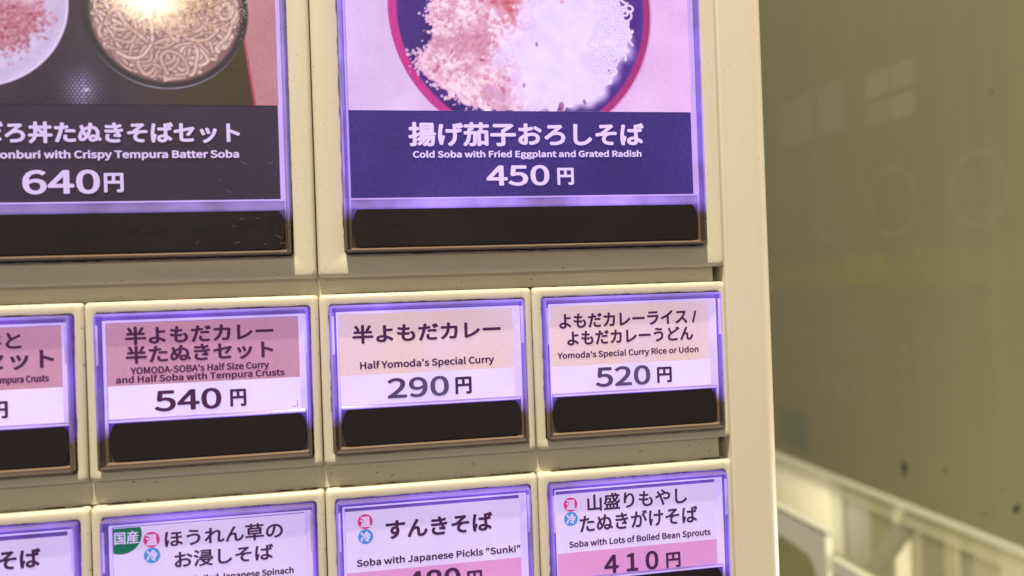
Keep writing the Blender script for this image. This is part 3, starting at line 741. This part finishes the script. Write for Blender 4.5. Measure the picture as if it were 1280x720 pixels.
# ------------------------------------------------------------------ the window to the right, at a right angle to the machine's front
XW = 10.3
win = bpy.data.objects.new('window', None); C.objects.link(win); win.location = Vector((XW, 9, -3.5)) * S
win['label'] = 'tall window with frosted olive film, clear strip at its foot, right of the cream machine'; win['category'] = 'window'
def film():
    m, nt, p = newmat('olive_frosted_film'); out = nt.nodes['Material Output']
    a = noise(nt, 2.0, 3, 0.5, (1, 1, .6)); c = ramp(nt, a, [(0.30, (0.37, 0.345, 0.21)), (0.52, (0.37, 0.375, 0.235)), (0.72, (0.42, 0.425, 0.275))])
    st = noise(nt, 90, 2, 0.5, (1, 1, .02)); sr = ramp(nt, st, [(0.3, (0.94, 0.94, 0.94)), (0.7, (1, 1, 1))]); c = mixc(nt, 1.0, c, sr, 'MULTIPLY')
    dz = noise(nt, 160, 2, 0.5); dm = ramp(nt, dz, [(0, (0, 0, 0)), (0.765, (0, 0, 0)), (0.79, (1, 1, 1))]); c = mixc(nt, dm, c, (0.04, 0.05, 0.02))
    nt.links.new(c, p.inputs['Base Color']); p.inputs['Roughness'].default_value = 0.22; p.inputs['Specular IOR Level'].default_value = 0.5
    t = nt.nodes.new('ShaderNodeBsdfTranslucent'); nt.links.new(c, t.inputs[0])
    mx = nt.nodes.new('ShaderNodeMixShader'); mx.inputs[0].default_value = 0.45
    nt.links.new(p.outputs[0], mx.inputs[1]); nt.links.new(t.outputs[0], mx.inputs[2]); nt.links.new(mx.outputs[0], out.inputs[0])
    return m
FILM = film()
def hazy(name, col, alpha, rough=.3):
    m, nt, p = newmat(name); p.inputs['Base Color'].default_value = (*col, 1); p.inputs['Roughness'].default_value = rough; p.inputs['Alpha'].default_value = alpha
    return m
EDGE = hazy('pane_cut_edge', (0.88, 0.86, 0.66), 0.95)
VEIL = hazy('thin_film_strip', (0.78, 0.76, 0.56), 0.42)
CLEAR = hazy('clear_pane_glass', (0.72, 0.70, 0.50), 0.28, .08)
def wobj(name, vf, mat, lab=None):
    o = obj(name, [(x - XW, y - 9, z + 3.5) for x, y, z in vf[0]], vf[1], mat, win)
    if lab: o['label'] = lab
    return o
wobj('film_panel', box(XW, XW + .08, 1.5, 22, -3.52, 12), FILM)
wobj('pane_edge', box(XW - .03, XW + .06, 1.5, 22, -3.62, -3.523), EDGE)
wobj('film_strip', box(XW + .01, XW + .05, 1.5, 22, -3.885, -3.622), VEIL)
wobj('clear_pane', box(XW + .055, XW + .075, 1.5, 22, -12, -3.67), CLEAR)
GHOST = hazy('faint_ghost', (0.55, 0.55, 0.40), 0.15, .4)
GHOST2 = hazy('fainter_ghost', (0.55, 0.55, 0.40), 0.085, .4)
GHOST3 = hazy('reflected_lettering', (0.50, 0.50, 0.38), 0.045, .4)  # reflected sign painted as faint letters
GREENP = hazy('green_sticker_film', (0.22, 0.29, 0.18), 0.22, .3)
YEL = hazy('yellow_glow_tint', (0.60, 0.58, 0.16), 0.09, .4)  # dim warm lights behind the film, painted as yellow tint
YEL2 = hazy('pale_yellow_glow_tint', (0.60, 0.56, 0.16), 0.04, .4)
def decal(name, pts, mat):                                 # pts in (y, z) on the pane
    n = len(pts); wobj(name, ([(XW - .006, y, z) for y, z in pts] + [(XW - .001, y, z) for y, z in pts],
        [tuple(range(n)), tuple(range(2 * n - 1, n - 1, -1))] + [(k, n + k, n + (k + 1) % n, (k + 1) % n) for k in range(n)]), mat)
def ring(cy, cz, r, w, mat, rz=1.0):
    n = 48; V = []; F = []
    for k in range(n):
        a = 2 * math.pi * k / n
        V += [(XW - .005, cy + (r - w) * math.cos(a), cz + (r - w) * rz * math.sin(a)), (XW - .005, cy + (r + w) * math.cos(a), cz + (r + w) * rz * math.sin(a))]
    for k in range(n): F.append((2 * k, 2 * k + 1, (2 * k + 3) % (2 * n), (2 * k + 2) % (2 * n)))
    wobj('faint_ring', (V, F), mat)
decal('yellow_glow_band', [(2.0, -.14), (13.0, -.14), (13.0, .34), (2.0, .34)], YEL2)  # wide warm glow painted across the film
ring(5.50, 1.15, .50, .035, GHOST); ring(7.25, 1.19, .53, .035, GHOST); ring(8.92, 1.24, .53, .035, GHOST2); ring(10.6, 1.30, .53, .035, GHOST2)  # faint rings drawn flat on the pane
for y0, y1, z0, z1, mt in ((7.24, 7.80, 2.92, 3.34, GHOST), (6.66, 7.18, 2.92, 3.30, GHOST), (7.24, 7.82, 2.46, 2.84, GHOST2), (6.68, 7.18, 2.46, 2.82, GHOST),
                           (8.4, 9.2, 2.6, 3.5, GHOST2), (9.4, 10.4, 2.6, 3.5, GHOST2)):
    decal('reflected_window', [(y0, z0), (y1, z0), (y1, z1), (y0, z1)], mt)  # window reflection painted as pale squares
decal('green_patch_decal', [(9.94, -3.28), (10.95, -3.24), (10.95, -2.57), (9.94, -2.57)], GREENP)
for y0, y1 in ((8.1, 8.55), (7.5, 7.9), (6.6, 6.85)):
    decal('yellow_glow_patch', [(y0, -.10), (y1, -.10), (y1, .42), (y0, .42)], YEL)
# reflection of a sign, drawn into the film as faint mirrored letters
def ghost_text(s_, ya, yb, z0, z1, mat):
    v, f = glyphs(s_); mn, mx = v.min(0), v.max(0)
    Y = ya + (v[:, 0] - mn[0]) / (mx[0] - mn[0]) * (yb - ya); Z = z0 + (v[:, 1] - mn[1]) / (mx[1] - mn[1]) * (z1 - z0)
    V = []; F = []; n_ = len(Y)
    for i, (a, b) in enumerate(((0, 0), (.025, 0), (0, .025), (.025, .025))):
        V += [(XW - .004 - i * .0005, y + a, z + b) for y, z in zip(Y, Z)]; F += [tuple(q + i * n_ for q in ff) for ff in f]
    wobj('sign_reflection_letters', (V, F), mat)
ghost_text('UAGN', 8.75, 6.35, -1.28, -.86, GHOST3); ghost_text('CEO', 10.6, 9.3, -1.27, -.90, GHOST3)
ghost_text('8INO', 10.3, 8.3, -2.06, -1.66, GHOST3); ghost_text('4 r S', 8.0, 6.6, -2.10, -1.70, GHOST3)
m, nt, p = newmat('black_green_mould'); p.inputs['Base Color'].default_value = (0.02, 0.03, 0.012, 1); p.inputs['Roughness'].default_value = .9
for y, z, r in ((7.2, -3.0, .060), (7.23, -2.93, .045), (7.17, -2.96, .05), (7.22, -3.09, .03), (6.31, -2.83, .03), (5.07, -3.06, .045), (5.03, -3.0, .03), (5.28, -2.85, .02), (5.6, -3.25, .02), (7.5, -2.8, .015), (7.75, -2.95, .012), (5.2, 2.4, .02), (6.0, 0.9, .0)):
    if r: decal('mould_spot', [(y + r * random.uniform(.6, 1.2) * math.cos(a), z + r * random.uniform(.6, 1.2) * math.sin(a)) for a in [2 * math.pi * k / 9 for k in range(9)]], m)

# things behind and before the pane
def thing_mat(name, col, rough=.5, var=.15, sc=20):
    m, nt, p = newmat(name); c = ramp(nt, noise(nt, sc, 3, .6), [(0.3, tuple(v * (1 - var) for v in col)), (0.7, tuple(min(1, v * (1 + var)) for v in col))])
    nt.links.new(c, p.inputs['Base Color']); p.inputs['Roughness'].default_value = rough
    return m
POSTM = thing_mat('brown_post_shaded_face', (0.20, 0.17, 0.105)); LITM = thing_mat('post_lit_face', (0.80, 0.74, 0.48)); DARKM = thing_mat('dark_post_edge', (0.09, 0.075, 0.045))  # lit and shaded faces of the posts coloured apart
def post(ya, yb, yc, label):
    """ya..yb lit face, yb..yc shaded face, the light put into their colours (y falls toward the viewer's right)"""
    r = bpy.data.objects.new('post', None); C.objects.link(r); r.location = Vector((13, yb, -14)) * S
    r['label'] = label; r['category'] = 'post'; r['group'] = 'posts behind the window'
    obj('lit_face', [(x - 13, y - yb, z + 14) for x, y, z in box(12.98, 13.5, yb + .01, ya, -14, 9, .02)[0]], box(12.98, 13.5, yb + .01, ya, -14, 9, .02)[1], LITM, r)
    b = box(13.0, 13.6, yc, yb, -14, 9, .03); obj('shaded_face', [(x - 13, y - yb, z + 14) for x, y, z in b[0]], b[1], POSTM, r)
post(13.60, 13.05, 12.05, 'brown post with pale lit face behind the window foot, nearest to the machine')
post(10.74, 10.42, 9.75, 'brown post with pale lit face behind the window foot, directly right of the slanting brace')
post(9.75, 9.38, 9.02, 'brown post with pale lit face behind the window foot, farthest from the machine')
V, F = loft([[(x, 10.35 + a, -4.85 + b) for a, b in ((-.16, .10), (.22, .12), (.22, -.28), (-.16, -.28))] + [] for x in (12.75, 12.95)], (True, True))
br_pts = [(9.85, -4.45), (10.22, -4.45), (13.05, -7.7), (12.65, -7.8)]
V = [(12.70, y, z) for y, z in br_pts] + [(12.92, y, z) for y, z in br_pts]
F = [(0, 1, 2, 3), (7, 6, 5, 4), (0, 4, 5, 1), (1, 5, 6, 2), (2, 6, 7, 3), (3, 7, 4, 0)]
o = obj('brace', V, F, thing_mat('dark_grey_metal', (0.085, 0.085, 0.06)))
o['label'] = 'dark grey diagonal brace slanting down between two posts behind the window'; o['category'] = 'brace'
o = obj('background_wall', *box(17, 17.4, -6, 40, -30, 30), thing_mat('pale_tan_wall', (0.62, 0.56, 0.40), .7, .06, 4)); o['kind'] = 'structure'
# white plastic tray and rail in front of the pane's foot
tray = bpy.data.objects.new('plastic_tray', None); C.objects.link(tray); tray.location = Vector((8.3, 7.08, -3.68)) * S
tray['label'] = 'white plastic tray with rounded corner and rail below the window foot beside the machine'; tray['category'] = 'tray'
WH = thing_mat('white_plastic', (0.70, 0.69, 0.55), .35, .04); 
def tobj(name, vf): return obj(name, [(x - 8.3, y - 7, z + 3.6) for x, y, z in vf[0]], vf[1], WH, tray, smooth=False)
def profile_box(x0, x1, pts):
    n_ = len(pts); V = [(x0, y, z) for y, z in pts] + [(x1, y, z) for y, z in pts]
    return V, [tuple(range(n_))[::-1], tuple(n_ + k for k in range(n_))] + [(k, (k + 1) % n_, n_ + (k + 1) % n_, n_ + k) for k in range(n_)]
tobj('tray_body', profile_box(8.0, 8.09, [(5.64, -3.26), (7.2, -3.26), (7.2, -3.66), (6.6, -3.66), (6.1, -3.70), (5.95, -3.80), (5.86, -4.05), (5.64, -4.05)]))
tobj('tray_lip', box(7.985, 8.11, 5.60, 7.2, -3.268, -3.235, .012))
tobj('rail', box(8.06, 8.16, 3.4, 5.635, -3.82, -3.58, .03))
o = obj('back_board', *box(8.9, 9.0, 5.9, 10.5, -9, -4.15), thing_mat('olive_board', (0.30, 0.29, 0.12), .5)); o['label'] = 'olive yellow board standing under the white tray beside the machine'; o['category'] = 'board'
